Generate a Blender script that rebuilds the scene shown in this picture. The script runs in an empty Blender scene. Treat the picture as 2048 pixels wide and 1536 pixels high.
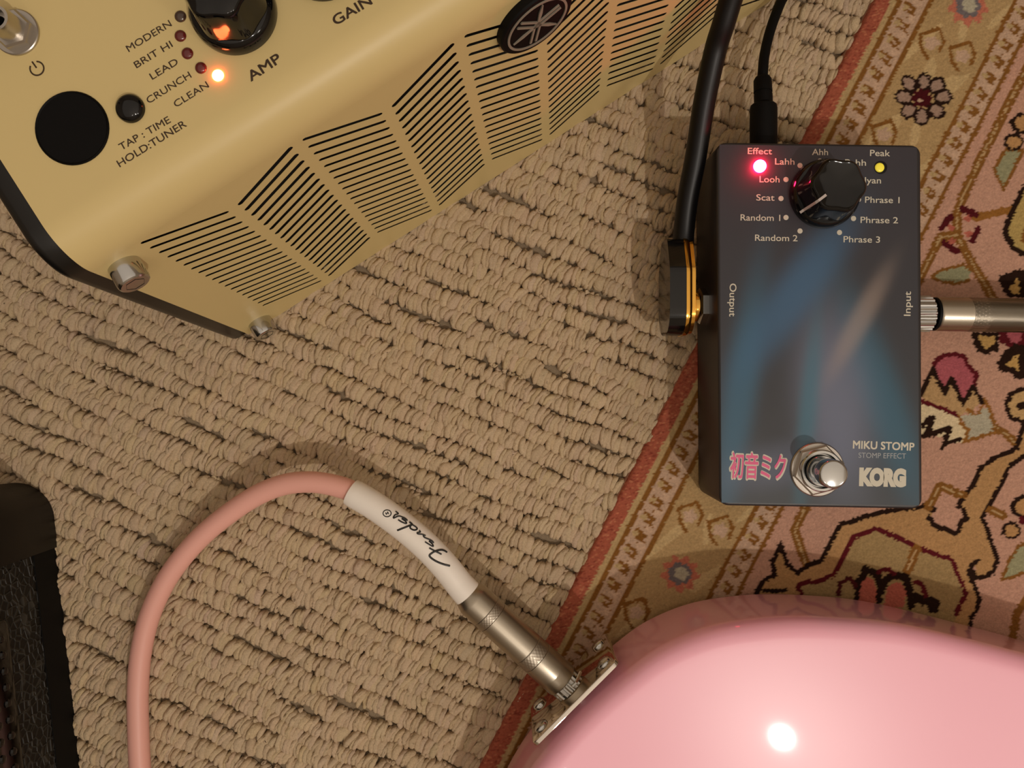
import bpy, bmesh, math, random
import numpy as np
from mathutils import Vector, Matrix
random.seed(4); RNG = np.random.RandomState(11)
sc = bpy.context.scene
# ------------------------------------------------------------------ camera, world, lights, exposure
H = 0.33; F = 1640.0                      # camera height over the carpet (m), focal length in pixels of a 2048 wide frame
cam_d = bpy.data.cameras.new('camera'); cam = bpy.data.objects.new('camera', cam_d); sc.collection.objects.link(cam)
cam.location = (0, 0, H); cam.rotation_euler = (0, 0, 0)
cam_d.sensor_width = 36; cam_d.lens = 36*F/2048; cam_d.clip_start = 0.01; cam_d.clip_end = 50
sc.camera = cam
w = bpy.data.worlds.new('world'); sc.world = w; w.use_nodes = True
w.node_tree.nodes['Background'].inputs[0].default_value = (1, .72, .45, 1)
w.node_tree.nodes['Background'].inputs[1].default_value = 0.05
def lamp(name, loc, power, r, col):
    d = bpy.data.lights.new(name, 'POINT'); d.energy = power; d.shadow_soft_size = r; d.color = col
    o = bpy.data.objects.new(name, d); o.location = loc; sc.collection.objects.link(o)
WARM = (1, .92, .83)
lamp('lamp_bulb', (.465, -.60, 1.185), 15.5, .012, WARM)
lamp('lamp_bulb', (1.30, -.85, 1.3), 10.0, .12, WARM)
lamp('lamp_bulb', (.02, -.80, 1.5), 3.0, .05, WARM)
d = bpy.data.lights.new('ambient_fill', 'AREA'); d.energy = 19; d.size = 4.3; d.color = (1, .90, .78)  # added ambient fill standing in for ceiling bounce, no such fixture overhead
o = bpy.data.objects.new('ambient_fill', d); o.location = (0, 0, 2.38); sc.collection.objects.link(o)
sc.view_settings.view_transform = 'Standard'; sc.view_settings.look = 'None'
sc.view_settings.gamma = 1; sc.view_settings.use_curve_mapping = False
sc.view_settings.exposure = 0.16
# ------------------------------------------------------------------ helpers
def P(x, y, z):                            # point of height z that the photograph shows at (x, y)
    return Vector(((x-1024)/F*(H-z), -(y-768)/F*(H-z), z))
def lin(c):
    return tuple((v/255/12.92 if v/255 <= .04045 else ((v/255+.055)/1.055)**2.4) for v in c)
def mat(name, col, rough=.5, metal=0, coat=0, bump=None, emit=None, spec=.5, attr=False, vary=None, coat_rough=.05):
    m = bpy.data.materials.new(name); m.use_nodes = True; n = m.node_tree.nodes; l = m.node_tree.links
    b = n['Principled BSDF']; c = (*lin(col), 1)
    b.inputs['Base Color'].default_value = c; b.inputs['Roughness'].default_value = rough
    b.inputs['Metallic'].default_value = metal; b.inputs['Coat Weight'].default_value = coat
    b.inputs['Coat Roughness'].default_value = coat_rough; b.inputs['Specular IOR Level'].default_value = spec
    src = None
    if attr:
        a = n.new('ShaderNodeVertexColor'); a.layer_name = 'Col'; src = a.outputs[0]; l.new(src, b.inputs['Base Color'])
    tc = n.new('ShaderNodeTexCoord')
    if vary:                               # (scale, amount): fine colour grain
        t = n.new('ShaderNodeTexNoise'); t.inputs['Scale'].default_value = vary[0]; t.inputs['Detail'].default_value = 4
        l.new(tc.outputs['Object'], t.inputs['Vector'])
        mr = n.new('ShaderNodeMapRange'); mr.inputs[1].default_value = .3; mr.inputs[2].default_value = .7
        mr.inputs[3].default_value = 1-vary[1]; mr.inputs[4].default_value = 1+vary[1]; l.new(t.outputs[0], mr.inputs[0])
        mx = n.new('ShaderNodeVectorMath'); mx.operation = 'SCALE'
        if src: l.new(src, mx.inputs[0])
        else: mx.inputs[0].default_value = c[:3]
        l.new(mr.outputs[0], mx.inputs['Scale']); l.new(mx.outputs[0], b.inputs['Base Color'])
    if bump:                               # (kind, scale, distance, strength)
        if bump[0] == 'noise':
            t = n.new('ShaderNodeTexNoise'); t.inputs['Detail'].default_value = 5; out = t.outputs[0]
        else:
            t = n.new('ShaderNodeTexVoronoi'); t.feature = 'DISTANCE_TO_EDGE'; rp = n.new('ShaderNodeMapRange'); rp.inputs[1].default_value = .0; rp.inputs[2].default_value = .16
            rp.inputs[3].default_value = 1; rp.inputs[4].default_value = 0; l.new(t.outputs[0], rp.inputs[0]); out = rp.outputs[0]
            mc = n.new('ShaderNodeMixRGB'); mc.inputs[1].default_value = c; mc.inputs[2].default_value = (.05, .048, .04, 1); l.new(out, mc.inputs[0]); l.new(mc.outputs[0], b.inputs['Base Color'])
        t.inputs['Scale'].default_value = bump[1]; l.new(tc.outputs['Object'], t.inputs['Vector'])
        bp = n.new('ShaderNodeBump'); bp.inputs['Distance'].default_value = bump[2]; bp.inputs['Strength'].default_value = bump[3]
        l.new(out, bp.inputs['Height']); l.new(bp.outputs[0], b.inputs['Normal'])
    if emit:
        b.inputs['Emission Color'].default_value = (*emit[0], 1); b.inputs['Emission Strength'].default_value = emit[1]
    return m
LOC = {}
def root(name, label, cat, loc, group=None):
    o = bpy.data.objects.new(name, None); o.empty_display_size = .01; sc.collection.objects.link(o)
    o.location = loc; LOC[o.name] = Vector(loc); o['label'] = label; o['category'] = cat
    if group: o['group'] = group
    return o
def add(name, verts, faces, m, parent=None, smooth=False, label=None, col=None):
    off = LOC[parent.name] if parent else Vector((0, 0, 0))
    me = bpy.data.meshes.new(name)
    me.from_pydata([tuple(Vector(v)-off) for v in verts], [], [tuple(f) for f in faces]); me.update()
    if smooth: me.shade_smooth()
    if col is not None:
        ca = me.color_attributes.new('Col', 'FLOAT_COLOR', 'POINT')
        ca.data.foreach_set('color', np.concatenate([col, np.ones((len(col), 1))], 1).astype(np.float32).ravel())
    me.materials.append(m)
    o = bpy.data.objects.new(name, me); sc.collection.objects.link(o)
    if parent: o.parent = parent
    LOC[o.name] = off
    if label: o['label'] = label
    return o
def from_bm(name, bm, m, parent=None, smooth=True, label=None, angle=35):
    bmesh.ops.recalc_face_normals(bm, faces=bm.faces)
    off = LOC[parent.name] if parent else Vector((0, 0, 0))
    bmesh.ops.translate(bm, verts=bm.verts, vec=-off)
    me = bpy.data.meshes.new(name); bm.to_mesh(me); bm.free(); me.materials.append(m)
    if smooth:
        me.shade_smooth()
        me.set_sharp_from_angle(angle=math.radians(angle))
    o = bpy.data.objects.new(name, me); sc.collection.objects.link(o)
    if parent: o.parent = parent
    LOC[o.name] = off
    if label: o['label'] = label
    return o
def basis(ax):
    ax = Vector(ax).normalized(); up = Vector((0, 0, 1)) if abs(ax.z) < .9 else Vector((0, 1, 0))
    e1 = ax.cross(up).normalized(); e2 = ax.cross(e1).normalized()
    return ax, e1, e2
def lathe_bm(bm, o, ax, prof, n=48, rfun=None, close=True, phase=0):
    """prof: list of (distance along ax, radius)."""
    o = Vector(o); ax, e1, e2 = basis(ax); rings = []
    for i, (d, r) in enumerate(prof):
        ring = []
        for k in range(n):
            a = 2*math.pi*k/n+phase; rr = r if rfun is None else rfun(r, a, d, i)
            ring.append(bm.verts.new(o+ax*d+(e1*math.cos(a)+e2*math.sin(a))*rr))
        rings.append(ring)
    for a, b in zip(rings, rings[1:]):
        for k in range(n):
            bm.faces.new((a[k], a[(k+1) % n], b[(k+1) % n], b[k]))
    if close:
        bm.faces.new(rings[0]); bm.faces.new(rings[-1])
def lathe(name, o, ax, prof, m, parent, n=48, rfun=None, label=None, angle=35, phase=0):
    bm = bmesh.new(); lathe_bm(bm, o, ax, prof, n, rfun, phase=phase)
    return from_bm(name, bm, m, parent, label=label, angle=angle)
def spline(pts, n=12):
    pts = [Vector(p) for p in pts]; q = [pts[0]*2-pts[1]]+pts+[pts[-1]*2-pts[-2]]; out = []
    for i in range(1, len(q)-2):
        a, b, c, d = q[i-1:i+3]
        for k in range(n):
            t = k/n
            out.append(.5*((2*b)+(c-a)*t+(2*a-5*b+4*c-d)*t*t+(3*b-a-3*c+d)*t**3))
    out.append(pts[-1]); return out
def tube_bm(bm, path, r, n=20, rf=None):
    t0 = (path[1]-path[0]).normalized(); u = basis(t0)[1]; rings = []
    for i, p in enumerate(path):
        t = (path[min(i+1, len(path)-1)]-path[max(i-1, 0)]).normalized()
        u = (u-t*u.dot(t)).normalized(); v = t.cross(u); rr = rf(i/(len(path)-1)) if rf else r
        rings.append([bm.verts.new(p+(u*math.cos(2*math.pi*k/n)+v*math.sin(2*math.pi*k/n))*rr) for k in range(n)])
    for a, b in zip(rings, rings[1:]):
        for k in range(n): bm.faces.new((a[k], a[(k+1) % n], b[(k+1) % n], b[k]))
    bm.faces.new(rings[0]); bm.faces.new(rings[-1])
def tube(name, path, r, m, parent, n=20, label=None, rf=None):
    bm = bmesh.new(); tube_bm(bm, path, r, n, rf); return from_bm(name, bm, m, parent, label=label, angle=50)
def prism_bm(bm, pts, axis, bev=0, seg=3):
    """closed outline pts (3D), extruded by the vector axis, rim at the far end rounded by bev."""
    axis = Vector(axis); pts = [Vector(p) for p in pts]; c = sum(pts, Vector())/len(pts); L = axis.length; d = axis/L
    steps = [(0, 0), (L-bev, 0)] if bev else [(0, 0), (L, 0)]
    if bev:
        for k in range(1, seg+1):
            a = math.pi/2*k/seg; steps.append((L-bev+bev*math.sin(a), bev*(1-math.cos(a))))
    n = len(pts); nor = []
    for i in range(n):
        t = (pts[(i+1) % n]-pts[i-1]).normalized(); m_ = t.cross(d).normalized(); nor.append(m_)
    area = sum(((pts[i]-c).cross(pts[(i+1) % n]-c)).dot(d) for i in range(n))
    s = -1 if area > 0 else 1
    rings = [[bm.verts.new(pts[i]+d*h+nor[i]*s*ins) for i in range(n)] for h, ins in steps]
    for a, b in zip(rings, rings[1:]):
        for k in range(n): bm.faces.new((a[k], a[(k+1) % n], b[(k+1) % n], b[k]))
    bm.faces.new(rings[0]); bm.faces.new(rings[-1])
def round_poly(pts, r, seg=6):
    out = []; n = len(pts)
    for i in range(n):
        p = Vector(pts[i]); a = (Vector(pts[i-1])-p).normalized(); b = (Vector(pts[(i+1) % n])-p).normalized()
        rr = r[i] if isinstance(r, (list, tuple)) else r
        ang = a.angle(b); t = rr/math.tan(ang/2); cc = p+(a+b).normalized()*(rr/math.sin(ang/2))
        s0, s1 = p+a*t-cc, p+b*t-cc
        for k in range(seg+1):
            f = k/seg; th = s0.angle(s1)
            v = (s0*math.sin((1-f)*th)+s1*math.sin(f*th))/math.sin(th) if th > 1e-4 else s0
            out.append(cc+v)
    return out
def text_mesh(txt, bold=0):
    cu = bpy.data.curves.new('tmp', 'FONT'); cu.body = txt; cu.size = 1; cu.offset = bold; cu.resolution_u = 4
    o = bpy.data.objects.new('tmp', cu); sc.collection.objects.link(o)
    dg = bpy.context.evaluated_depsgraph_get(); ev = o.evaluated_get(dg); me = ev.to_mesh()
    v = np.array([tuple(x.co) for x in me.vertices]); f = [tuple(p.vertices) for p in me.polygons]
    ev.to_mesh_clear(); bpy.data.objects.remove(o); bpy.data.curves.remove(cu)
    return v, f
def text_on(txt, p0, p1, cap, up_hint, m, parent, bold=0, fat=0, name='printed_word', z_off=0, lift=None, label=None, desc_ref=None):
    """p0, p1: 3D baseline ends; cap: cap height; up_hint: 3D direction roughly up on the glyphs."""
    v, f = text_mesh(txt, bold)
    if fat:
        nv = len(v); f0 = f; v0 = v
        for q, (ax_, ay_) in enumerate(((fat, 0), (0, fat), (fat, fat)) if fat > 0 else [(-fat*math.cos(t_*math.pi/4), -fat*math.sin(t_*math.pi/4)) for t_ in range(8)]):
            v = np.concatenate([v, v0+np.array([ax_, ay_, .0004*(q+1)])]); f = f+[tuple(i+nv*(q+1) for i in t) for t in f0]
    p0 = Vector(p0); p1 = Vector(p1)
    x0, x1 = v[:, 0].min(), v[:, 0].max(); ch = .73
    ex = (p1-p0).normalized(); L = (p1-p0).length; up = Vector(up_hint); ey = (up-ex*up.dot(ex)).normalized()
    n = ex.cross(ey); 
    vv = [p0+ex*((a-x0)/(x1-x0)*L)+ey*(b/ch*cap)+(lift or Vector((0, 0, 1)))*(z_off+c_*.004) for a, b, c_ in v]
    return add(name, vv, f, m, parent, label=label)
# ------------------------------------------------------------------ materials
M = dict(
    cream=mat('cream_enamel', (211, 189, 132), .38, bump=('noise', 900, .00004, .25), spec=.35),
    black=mat('black_plastic', (14, 13, 12), .32), matt=mat('matt_black', (8, 7, 7), .6, spec=.15),
    rubber=mat('cable_rubber', (9, 7, 8), .4, spec=.3), hole=mat('dark_interior', (6, 5, 4), .9), gloss=mat('gloss_black', (7, 7, 8), .09, coat=.15, spec=.4),
    ink=mat('brown_black_ink', (58, 40, 22), .6), steel=mat('polished_steel', (200, 201, 200), .14, 1),
    satin=mat('satin_nickel', (178, 168, 152), .34, 1, bump=('noise', 2500, .00003, .3)),
    knurl=mat('knurled_nickel', (172, 162, 148), .38, 1), dull=mat('dull_nickel', (186, 180, 172), .3, 1),
    gold=mat('gold_plate', (235, 180, 85), .12, 1), chrome=mat('chrome', (222, 215, 205), .05, 1),
    brass=mat('brass_thread', (190, 165, 120), .22, 1),
    pink=mat('pink_lacquer', (255, 184, 204), .32, coat=1, coat_rough=.03), cable=mat('pink_cable_jacket', (232, 172, 158), .42, spec=.35),
    white=mat('white_sleeve', (240, 232, 222), .42), script=mat('black_ink', (12, 10, 10), .5),
    navy=mat('pedal_paint', (38, 34, 36), .42, bump=('noise', 1400, .00003, .3)),
    print=mat('pedal_print', (60, 60, 70), .4, attr=True), wht=mat('white_print', (205, 198, 180), .5),
    grey=mat('grey_print', (160, 163, 166), .5), magenta=mat('pink_print', (222, 96, 140), .5),
    lens=mat('led_dark_red', (95, 28, 26), .15, coat=.5), lens2=mat('led_dark_clear', (70, 52, 42), .12, coat=.5),
    ledon=mat('led_lit_orange', (255, 120, 60), .2, emit=((1, .11, .03), 36)),
    ledred=mat('led_lit_red', (255, 60, 90), .2, emit=((1, .008, .05), 200)),
    ledyel=mat('led_yellow', (230, 215, 60), .25, emit=((1, .8, .08), .25)),
    emblem=mat('emblem_grey', (160, 150, 134), .45, .3), pointer=mat('pointer_white', (190, 178, 172), .4),
    tolex=mat('levant_tolex', (14, 13, 12), .5, spec=.3, bump=('voronoi', 330, .0009, 1.0)),
    guard=mat('corner_guard_plastic', (16, 12, 9), .5, spec=.3), edge=mat('smooth_black_edge', (8, 7, 6), .7, spec=.2),
    carpet=mat('carpet_wool', (190, 165, 128), .95, attr=True, vary=(1600, .10), bump=('noise', 2200, .0005, .6), spec=.15),
    under=mat('carpet_backing', (140, 112, 76), 1, spec=.1),
    rug=mat('rug_pile', (170, 130, 100), .95, attr=True, vary=(1200, .13), bump=('noise', 1500, .0006, .5), spec=.12),
    rugback=mat('rug_field', (160, 118, 98), .95, vary=(900, .1), spec=.1),
    wall=mat('wall_paint', (196, 184, 168), .8, bump=('noise', 60, .001, .2)), ceil=mat('ceiling_paint', (225, 215, 200), .85, bump=('noise', 90, .002, .2)),
)
# ------------------------------------------------------------------ the room
def box(name, lo, hi, m, kind=None, parent=None):
    x0, y0, z0 = lo; x1, y1, z1 = hi
    v = [(x, y, z) for z in (z0, z1) for y in (y0, y1) for x in (x0, x1)]
    f = [(0, 2, 3, 1), (4, 5, 7, 6), (0, 1, 5, 4), (2, 6, 7, 3), (0, 4, 6, 2), (1, 3, 7, 5)]
    o = add(name, v, f, m, parent)
    if kind: o['kind'] = kind
    return o
box('floor', (-2.2, -2.2, -.02), (2.2, 2.2, 0), M['under'], 'structure')
box('ceiling', (-2.2, -2.2, 2.4), (2.2, 2.2, 2.45), M['ceil'], 'structure')
box('wall_north', (-2.2, 2.2, 0), (2.2, 2.25, 2.4), M['wall'], 'structure')
box('wall_south', (-2.2, -2.25, 0), (2.2, -2.2, 2.4), M['wall'], 'structure')
box('wall_east', (2.2, -2.2, 0), (2.25, 2.2, 2.4), M['wall'], 'structure')
box('wall_west', (-2.25, -2.2, 0), (-2.2, 2.2, 2.4), M['wall'], 'structure')
# ------------------------------------------------------------------ carpet of looped ribs
EDGE0 = (1743.0, 0.0); ED = np.array([-.4570, .8895]); EN = np.array([.8895, .4570])
def rug_w(px, py): return (px-EDGE0[0])*EN[0]+(py-EDGE0[1])*EN[1]
def build_carpet():
    nr, nc = 5, 11                      # rings from rim to crown, verts around
    base = []
    for i in range(nr):
        e = math.pi/2*i/nr
        for k in range(nc):
            a = 2*math.pi*k/nc; ce = math.cos(e)**.8; base.append((math.copysign(abs(math.cos(a))**.75, math.cos(a))*ce, math.copysign(abs(math.sin(a))**.75, math.sin(a))*ce, math.sin(e)**.55))
    base.append((0, 0, 1)); base = np.array(base)
    fc = []
    for i in range(nr-1):
        for k in range(nc): fc.append((i*nc+k, i*nc+(k+1) % nc, (i+1)*nc+(k+1) % nc, (i+1)*nc+k))
    quads = np.array(fc); top = (nr-1)*nc; tris = np.array([(top+k, top+(k+1) % nc, len(base)-1) for k in range(nc)])
    items = []
    row = .0070; ang0 = math.radians(-23)
    rd = np.array([math.cos(ang0), math.sin(ang0)]); rn = np.array([-rd[1], rd[0]])
    for j in range(-62, 63):
        ph = RNG.rand()*9; s = -.42; puff = 0; ln = 1; pl = 0; pz = 0; pn = 0
        while s < .42:
            if puff <= 0:
                puff = RNG.randint(3, 8); ln = RNG.uniform(.86, 1.12); pz = RNG.uniform(-.0006, .0007); pn = RNG.uniform(-.0006, .0006); lean = RNG.uniform(-.25, .12)
                s += .0004
            n_ = j*row+.0011*math.sin(s*38+j*.9)+.0009*math.sin(s*95+ph)+.17*s*s
            sp = RNG.choice([RNG.uniform(.0012, .0018), RNG.uniform(.0018, .0026)], p=[.8, .2])
            c = rd*s+rn*(n_+pn+RNG.normal(0, .0004)); s += sp; puff -= 1
            px, py = 1024+c[0]/H*F, 768-c[1]/H*F
            if rug_w(px, py) > 26 or not (-.33 < c[0] < .26 and -.28 < c[1] < .27): continue
            items.append((c[0], c[1], 0.0040*ln*RNG.uniform(.9, 1.08), sp*.92, 0.0053+pz+RNG.normal(0, .0003), math.atan2(rn[1], rn[0])+lean+RNG.normal(0, .17), RNG.normal(0, .035)))
            if RNG.rand() < .30:         # small loose loops in the creases
                c2 = rd*(s+RNG.uniform(-.001, .001))+rn*(n_+row*.5+RNG.normal(0, .0005))
                items.append((c2[0], c2[1], RNG.uniform(.0009, .0014), RNG.uniform(.0008, .0012), RNG.uniform(.0030, .0044), RNG.rand()*3, RNG.normal(.02, .03)))
    it = np.array(items); n = len(it)
    ca, sa = np.cos(it[:, 5]), np.sin(it[:, 5])
    bx = base[None, :, 0]*it[:, 2:3]; by = base[None, :, 1]*it[:, 3:4]
    bow = .00035*np.cos(base[None, :, 0]*3)  # each loop bows a little
    X = it[:, 0:1]+bx*ca[:, None]-(by+bow)*sa[:, None]; Y = it[:, 1:2]+bx*sa[:, None]+(by+bow)*ca[:, None]
    Z = .0019+base[None, :, 2]*(it[:, 4:5]-.0022)+RNG.normal(0, .00010, X.shape)
    X = X+RNG.normal(0, .00013, X.shape); Y = Y+RNG.normal(0, .00013, X.shape)
    V = np.stack([X, Y, Z], -1).reshape(-1, 3)
    nb = len(base); off = (np.arange(n)*nb)[:, None, None]
    q = (quads[None]+off).reshape(-1, 4); t = (tris[None]+off).reshape(-1, 3)
    V = np.concatenate([V, [[-.9, -.9, .0014], [.9, -.9, .0014], [.9, .9, .0014], [-.9, .9, .0014]]]); q = np.concatenate([q, [[len(V)-4, len(V)-3, len(V)-2, len(V)-1]]])
    me = bpy.data.meshes.new('carpet_pile'); me.vertices.add(len(V)); me.vertices.foreach_set('co', V.astype(np.float32).ravel())
    loops = np.concatenate([q.ravel(), t.ravel()]); me.loops.add(len(loops)); me.loops.foreach_set('vertex_index', loops.astype(np.int32))
    st = np.concatenate([np.arange(len(q))*4, len(q)*4+np.arange(len(t))*3]); me.polygons.add(len(st))
    me.polygons.foreach_set('loop_start', st.astype(np.int32)); me.update(calc_edges=True); me.shade_smooth()
    base_c = np.array(lin((190, 167, 137))); shade = 1+it[:, 6]
    col = np.repeat(base_c[None]*shade[:, None]*np.stack([np.ones(n), 1+RNG.normal(0, .012, n), 1+RNG.normal(0, .03, n)], -1), nb, 0)
    col = np.concatenate([col, np.tile(base_c*.5, (4, 1))])
    a = me.color_attributes.new('Col', 'FLOAT_COLOR', 'POINT')
    a.data.foreach_set('color', np.concatenate([col, np.ones((len(col), 1))], 1).astype(np.float32).ravel())
    me.materials.append(M['carpet'])
    o = bpy.data.objects.new('carpet_pile', me); sc.collection.objects.link(o)
    o['kind'] = 'stuff'; o['label'] = 'beige wool carpet of looped ribs covering the floor'; o['category'] = 'carpet'
build_carpet()
# ------------------------------------------------------------------ patterned rug: knots coloured one by one
def build_rug():
    ZR = .0062; k = (H-ZR)/F; st = .00068/k      # knot pitch in pixels
    ta = np.arange(-260, 2300, st); wa = np.arange(0, 1150, st)
    T, Wd = np.meshgrid(ta, wa, indexing='ij')
    X = EDGE0[0]+ED[0]*T+EN[0]*Wd; Y = EDGE0[1]+ED[1]*T+EN[1]*Wd
    shp = X.shape; jx = RNG.normal(0, 1.0, shp); jy = RNG.normal(0, 1.0, shp)
    XJ, YJ = X+jx, Y+jy
    C = np.zeros(shp+(3,))
    L = lambda *c: np.array(lin(c))
    red, tan, khaki, lite, brown = L(178, 92, 66), L(196, 164, 112), L(190, 156, 104), L(204, 168, 138), L(142, 92, 32)
    pinkf, dark, maroon, rose, yel, cream, ggr, gry = L(206, 156, 130), L(44, 24, 14), L(98, 20, 28), L(186, 92, 100), L(204, 160, 88), L(232, 208, 164), L(158, 154, 116), L(188, 178, 152)
    band = L(192, 146, 92); inner = L(172, 142, 92); coral = L(198, 104, 84); slate = L(122, 112, 112)
    C[:] = pinkf
    WJ = Wd+jx*.8
    C[WJ < 332] = pinkf; C[(WJ < 306)] = lite; C[WJ < 256] = khaki; C[WJ < 108] = lite; C[WJ < 50] = tan; C[WJ < 35] = red
    lane = (WJ < 256) & (WJ > 110)
    nz = np.sin(T*.045+np.sin(Wd*.05)*2)*np.sin(Wd*.06+T*.011)
    C[lane & (nz > .55)] = L(208, 176, 122)
    nr = RNG.rand(*shp); C[(WJ < 35) & (nr > .93)] = L(205, 125, 88); C[(WJ < 35) & (nr < .10)] = L(150, 66, 48)
    def line(w0, th): C[np.abs(WJ-w0) < th/2] = brown
    for w0 in (0,): pass
    def seg(pts, th, col, closed=False, dot=0):
        if closed: pts = list(pts)+[pts[0]]
        a = np.array(pts, float); x0, y0 = a.min(0)-th; x1, y1 = a.max(0)+th
        m = (X > x0) & (X < x1) & (Y > y0) & (Y < y1); idx = np.nonzero(m)
        if not len(idx[0]): return
        x, y = XJ[idx], YJ[idx]; best = np.full(x.shape, 1e9)
        for (ax, ay), (bx, by) in zip(a, a[1:]):
            dx, dy = bx-ax, by-ay; L2 = dx*dx+dy*dy+1e-9
            t = np.clip(((x-ax)*dx+(y-ay)*dy)/L2, 0, 1); best = np.minimum(best, np.hypot(x-ax-t*dx, y-ay-t*dy))
        s = best < th/2
        C[idx[0][s], idx[1][s]] = col
    def poly(pts, col):
        a = np.array(pts, float); x0, y0 = a.min(0); x1, y1 = a.max(0)
        m = (X > x0-3) & (X < x1+3) & (Y > y0-3) & (Y < y1+3); idx = np.nonzero(m)
        if not len(idx[0]): return
        x, y = XJ[idx], YJ[idx]; ins = np.zeros(x.shape, bool)
        for i in range(len(a)):
            (ax, ay), (bx, by) = a[i-1], a[i]
            if ay == by: continue
            ins ^= ((ay > y) != (by > y)) & (x < (bx-ax)*(y-ay)/(by-ay)+ax)
        C[idx[0][ins], idx[1][ins]] = col
    def blob(cx, cy, rx, ry, col, rot=0, wob=0, n=7):
        c, s = math.cos(rot), math.sin(rot); u = (XJ-cx)*c+(YJ-cy)*s; v = -(XJ-cx)*s+(YJ-cy)*c
        a = np.arctan2(v, u); C[(u/rx)**2+(v/ry)**2 < (1+wob*np.cos(a*n))**2] = col
    def tw(t, wv): return (EDGE0[0]+ED[0]*t+EN[0]*wv, EDGE0[1]+ED[1]*t+EN[1]*wv)
    # border guard stripes with stepped vines
    def vine(w0, w1, ph):
        c = (w0+w1)/2
        t = -250+ph; per = 37
        while t < 2290:
            seg([tw(t, w0+12), tw(t+4, c+8), tw(t+15, c+4), tw(t+12, w0+14)], 7, brown)
            seg([tw(t+15, c+4), tw(t+21, w1-12), tw(t+27, c+2)], 6, brown)
            blob(*tw(t+26, c+9), 9, 7, lite*1.12); blob(*tw(t+8, c-12), 7, 6, tan)
            t += per
    vine(53, 105, 0); vine(262, 303, 14)
    for w0 in (51, 106, 257, 305): line(w0, 9.5)
    # scattered flowers in the khaki lane, repeated beyond the picture
    def starflower(cx, cy, s=1):
        blob(cx, cy, 35*s, 34*s, coral*.9+khaki*.15, .2, .16, 9); blob(cx, cy, 24*s, 22*s, slate, 0, .08); blob(cx+2, cy, 14*s, 13*s, gry, 0, .1, 5)
    def smallstar(cx, cy, s=1):
        seg([(cx-24*s, cy-18*s), (cx-20*s, cy+12*s), (cx-8*s, cy+30*s)], 7, brown); seg([(cx+14*s, cy-28*s), (cx+24*s, cy-4*s), (cx+16*s, cy+16*s)], 7, brown)
        seg([(cx-20*s, cy-18*s), (cx-4*s, cy-22*s), (cx+10*s, cy-28*s)], 7, brown); blob(cx, cy, 14*s, 13*s, lite*1.05, 0, .15, 5)
    def rosette(cx, cy, s=1):
        pts = [(6, -32), (31, -25), (43, -2), (30, 25), (0, 38), (-26, 25), (-35, -2), (-24, -29)]
        for dx, dy in pts: blob(cx+dx*s, cy+dy*s, 19*s, 16*s, dark, math.atan2(dy, dx))
        for dx, dy in pts: blob(cx+dx*s, cy+dy*s, 13*s, 10*s, L(172, 140, 120), math.atan2(dy, dx))
        blob(cx, cy, 20*s, 19*s, maroon*.6, 0, .12, 8); blob(cx-3, cy+4, 6, 4, lite)
    starflower(1936, 13, 1.05); starflower(1360, 1147); rosette(1843, 196)
    for p in ((1864, 86), (1925, 112), (1768, 270), (1381, 1033), (1441, 1060), (1273, 1226), (1560, 700), (1500, 900)): smallstar(*p)
    for i in (-1, 1, 2):
        pass
    starflower(1180, 1520); rosette(1270, 1400); rosette(2000, -170)
    # ---- vines of the field
    def dvine(pts, th=18):
        seg(pts, th, brown); seg(pts, th*.16, L(196, 160, 110))
    dvine([(2130, -10), (1970, 300), (1926, 390), (1914, 425), (1915, 470), (1930, 500), (1960, 555), (1984, 596)], 19)
    dvine([(1915, 470), (1882, 474), (1868, 500), (1846, 545), (1640, 950), (1590, 1062), (1612, 1127)], 19)
    seg([(1950, 436), (1985, 428), (2022, 419)], 15, brown*1.25)
    for a, b in (((1925, 417), (1950, 430)), ((1902, 434), (1883, 456)), ((1890, 486), (1914, 502)), ((1957, 458), (1945, 480))):
        seg([a, b], 13, maroon*.8)
    for p in ((1935, 437), (1902, 455), (1905, 482), (1938, 468)): blob(*p, 7, 6, coral*.9)
    # pale green lozenge and leaf
    g = [(2012, 298), (1988, 337), (2005, 380), (2030, 333), (2046, 300)]; poly(g, ggr); seg(g, 7, brown, True)
    g = [(1863, 552), (1884, 540), (1927, 529), (1944, 541), (1937, 560), (1913, 568), (1882, 562)]; poly(g, ggr); seg(g[:4], 6, brown); seg(g[4:]+g[:1], 6, brown)
    # outlined buds at the right edge
    for cx, cy, r in ((2028, 284, 20), (2046, 246, 24), (2047, 1014, 26), (2022, 1061, 19)):
        blob(cx, cy, r, r*.9, dark); blob(cx+1, cy, r*.68, r*.6, L(196, 146, 90))
    blob(2046, 1042, 9, 8, maroon)
    g = [(2070, 360), (2046, 378), (2032, 409), (2020, 438), (2010, 463), (2026, 496), (2048, 508), (2110, 500)]
    poly(g, L(192, 162, 92)); seg(g, 11, dark); seg([(2050, 460), (2046, 480)], 8, brown)
    def leafblob(pts, ins):
        poly(pts, dark); seg(pts, 9, dark, True); poly(ins, yel)
    leafblob([(2000, 557), (2020, 549), (2040, 542), (2056, 548), (2056, 592), (2016, 590), (2006, 572)], [(2013, 569), (2026, 572), (2032, 558), (2040, 560), (2038, 590), (2028, 589)])
    leafblob([(1948, 668), (1992, 668), (1992, 698), (1968, 705), (1954, 694)], [(1956, 672), (1990, 672), (1988, 688), (1972, 700), (1964, 690)])
    poly([(1998, 660), (2060, 655), (2060, 706), (2034, 706), (2012, 690), (1998, 688)], maroon); poly([(2014, 660), (2045, 660), (2042, 680), (2032, 690), (2020, 682)], rose)
    leafblob([(1998, 728), (2010, 706), (2030, 692), (2056, 694), (2056, 750), (2034, 754), (2020, 742), (2002, 738)], [(2009, 729), (2024, 718), (2036, 708), (2037, 744), (2026, 734)])
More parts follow.
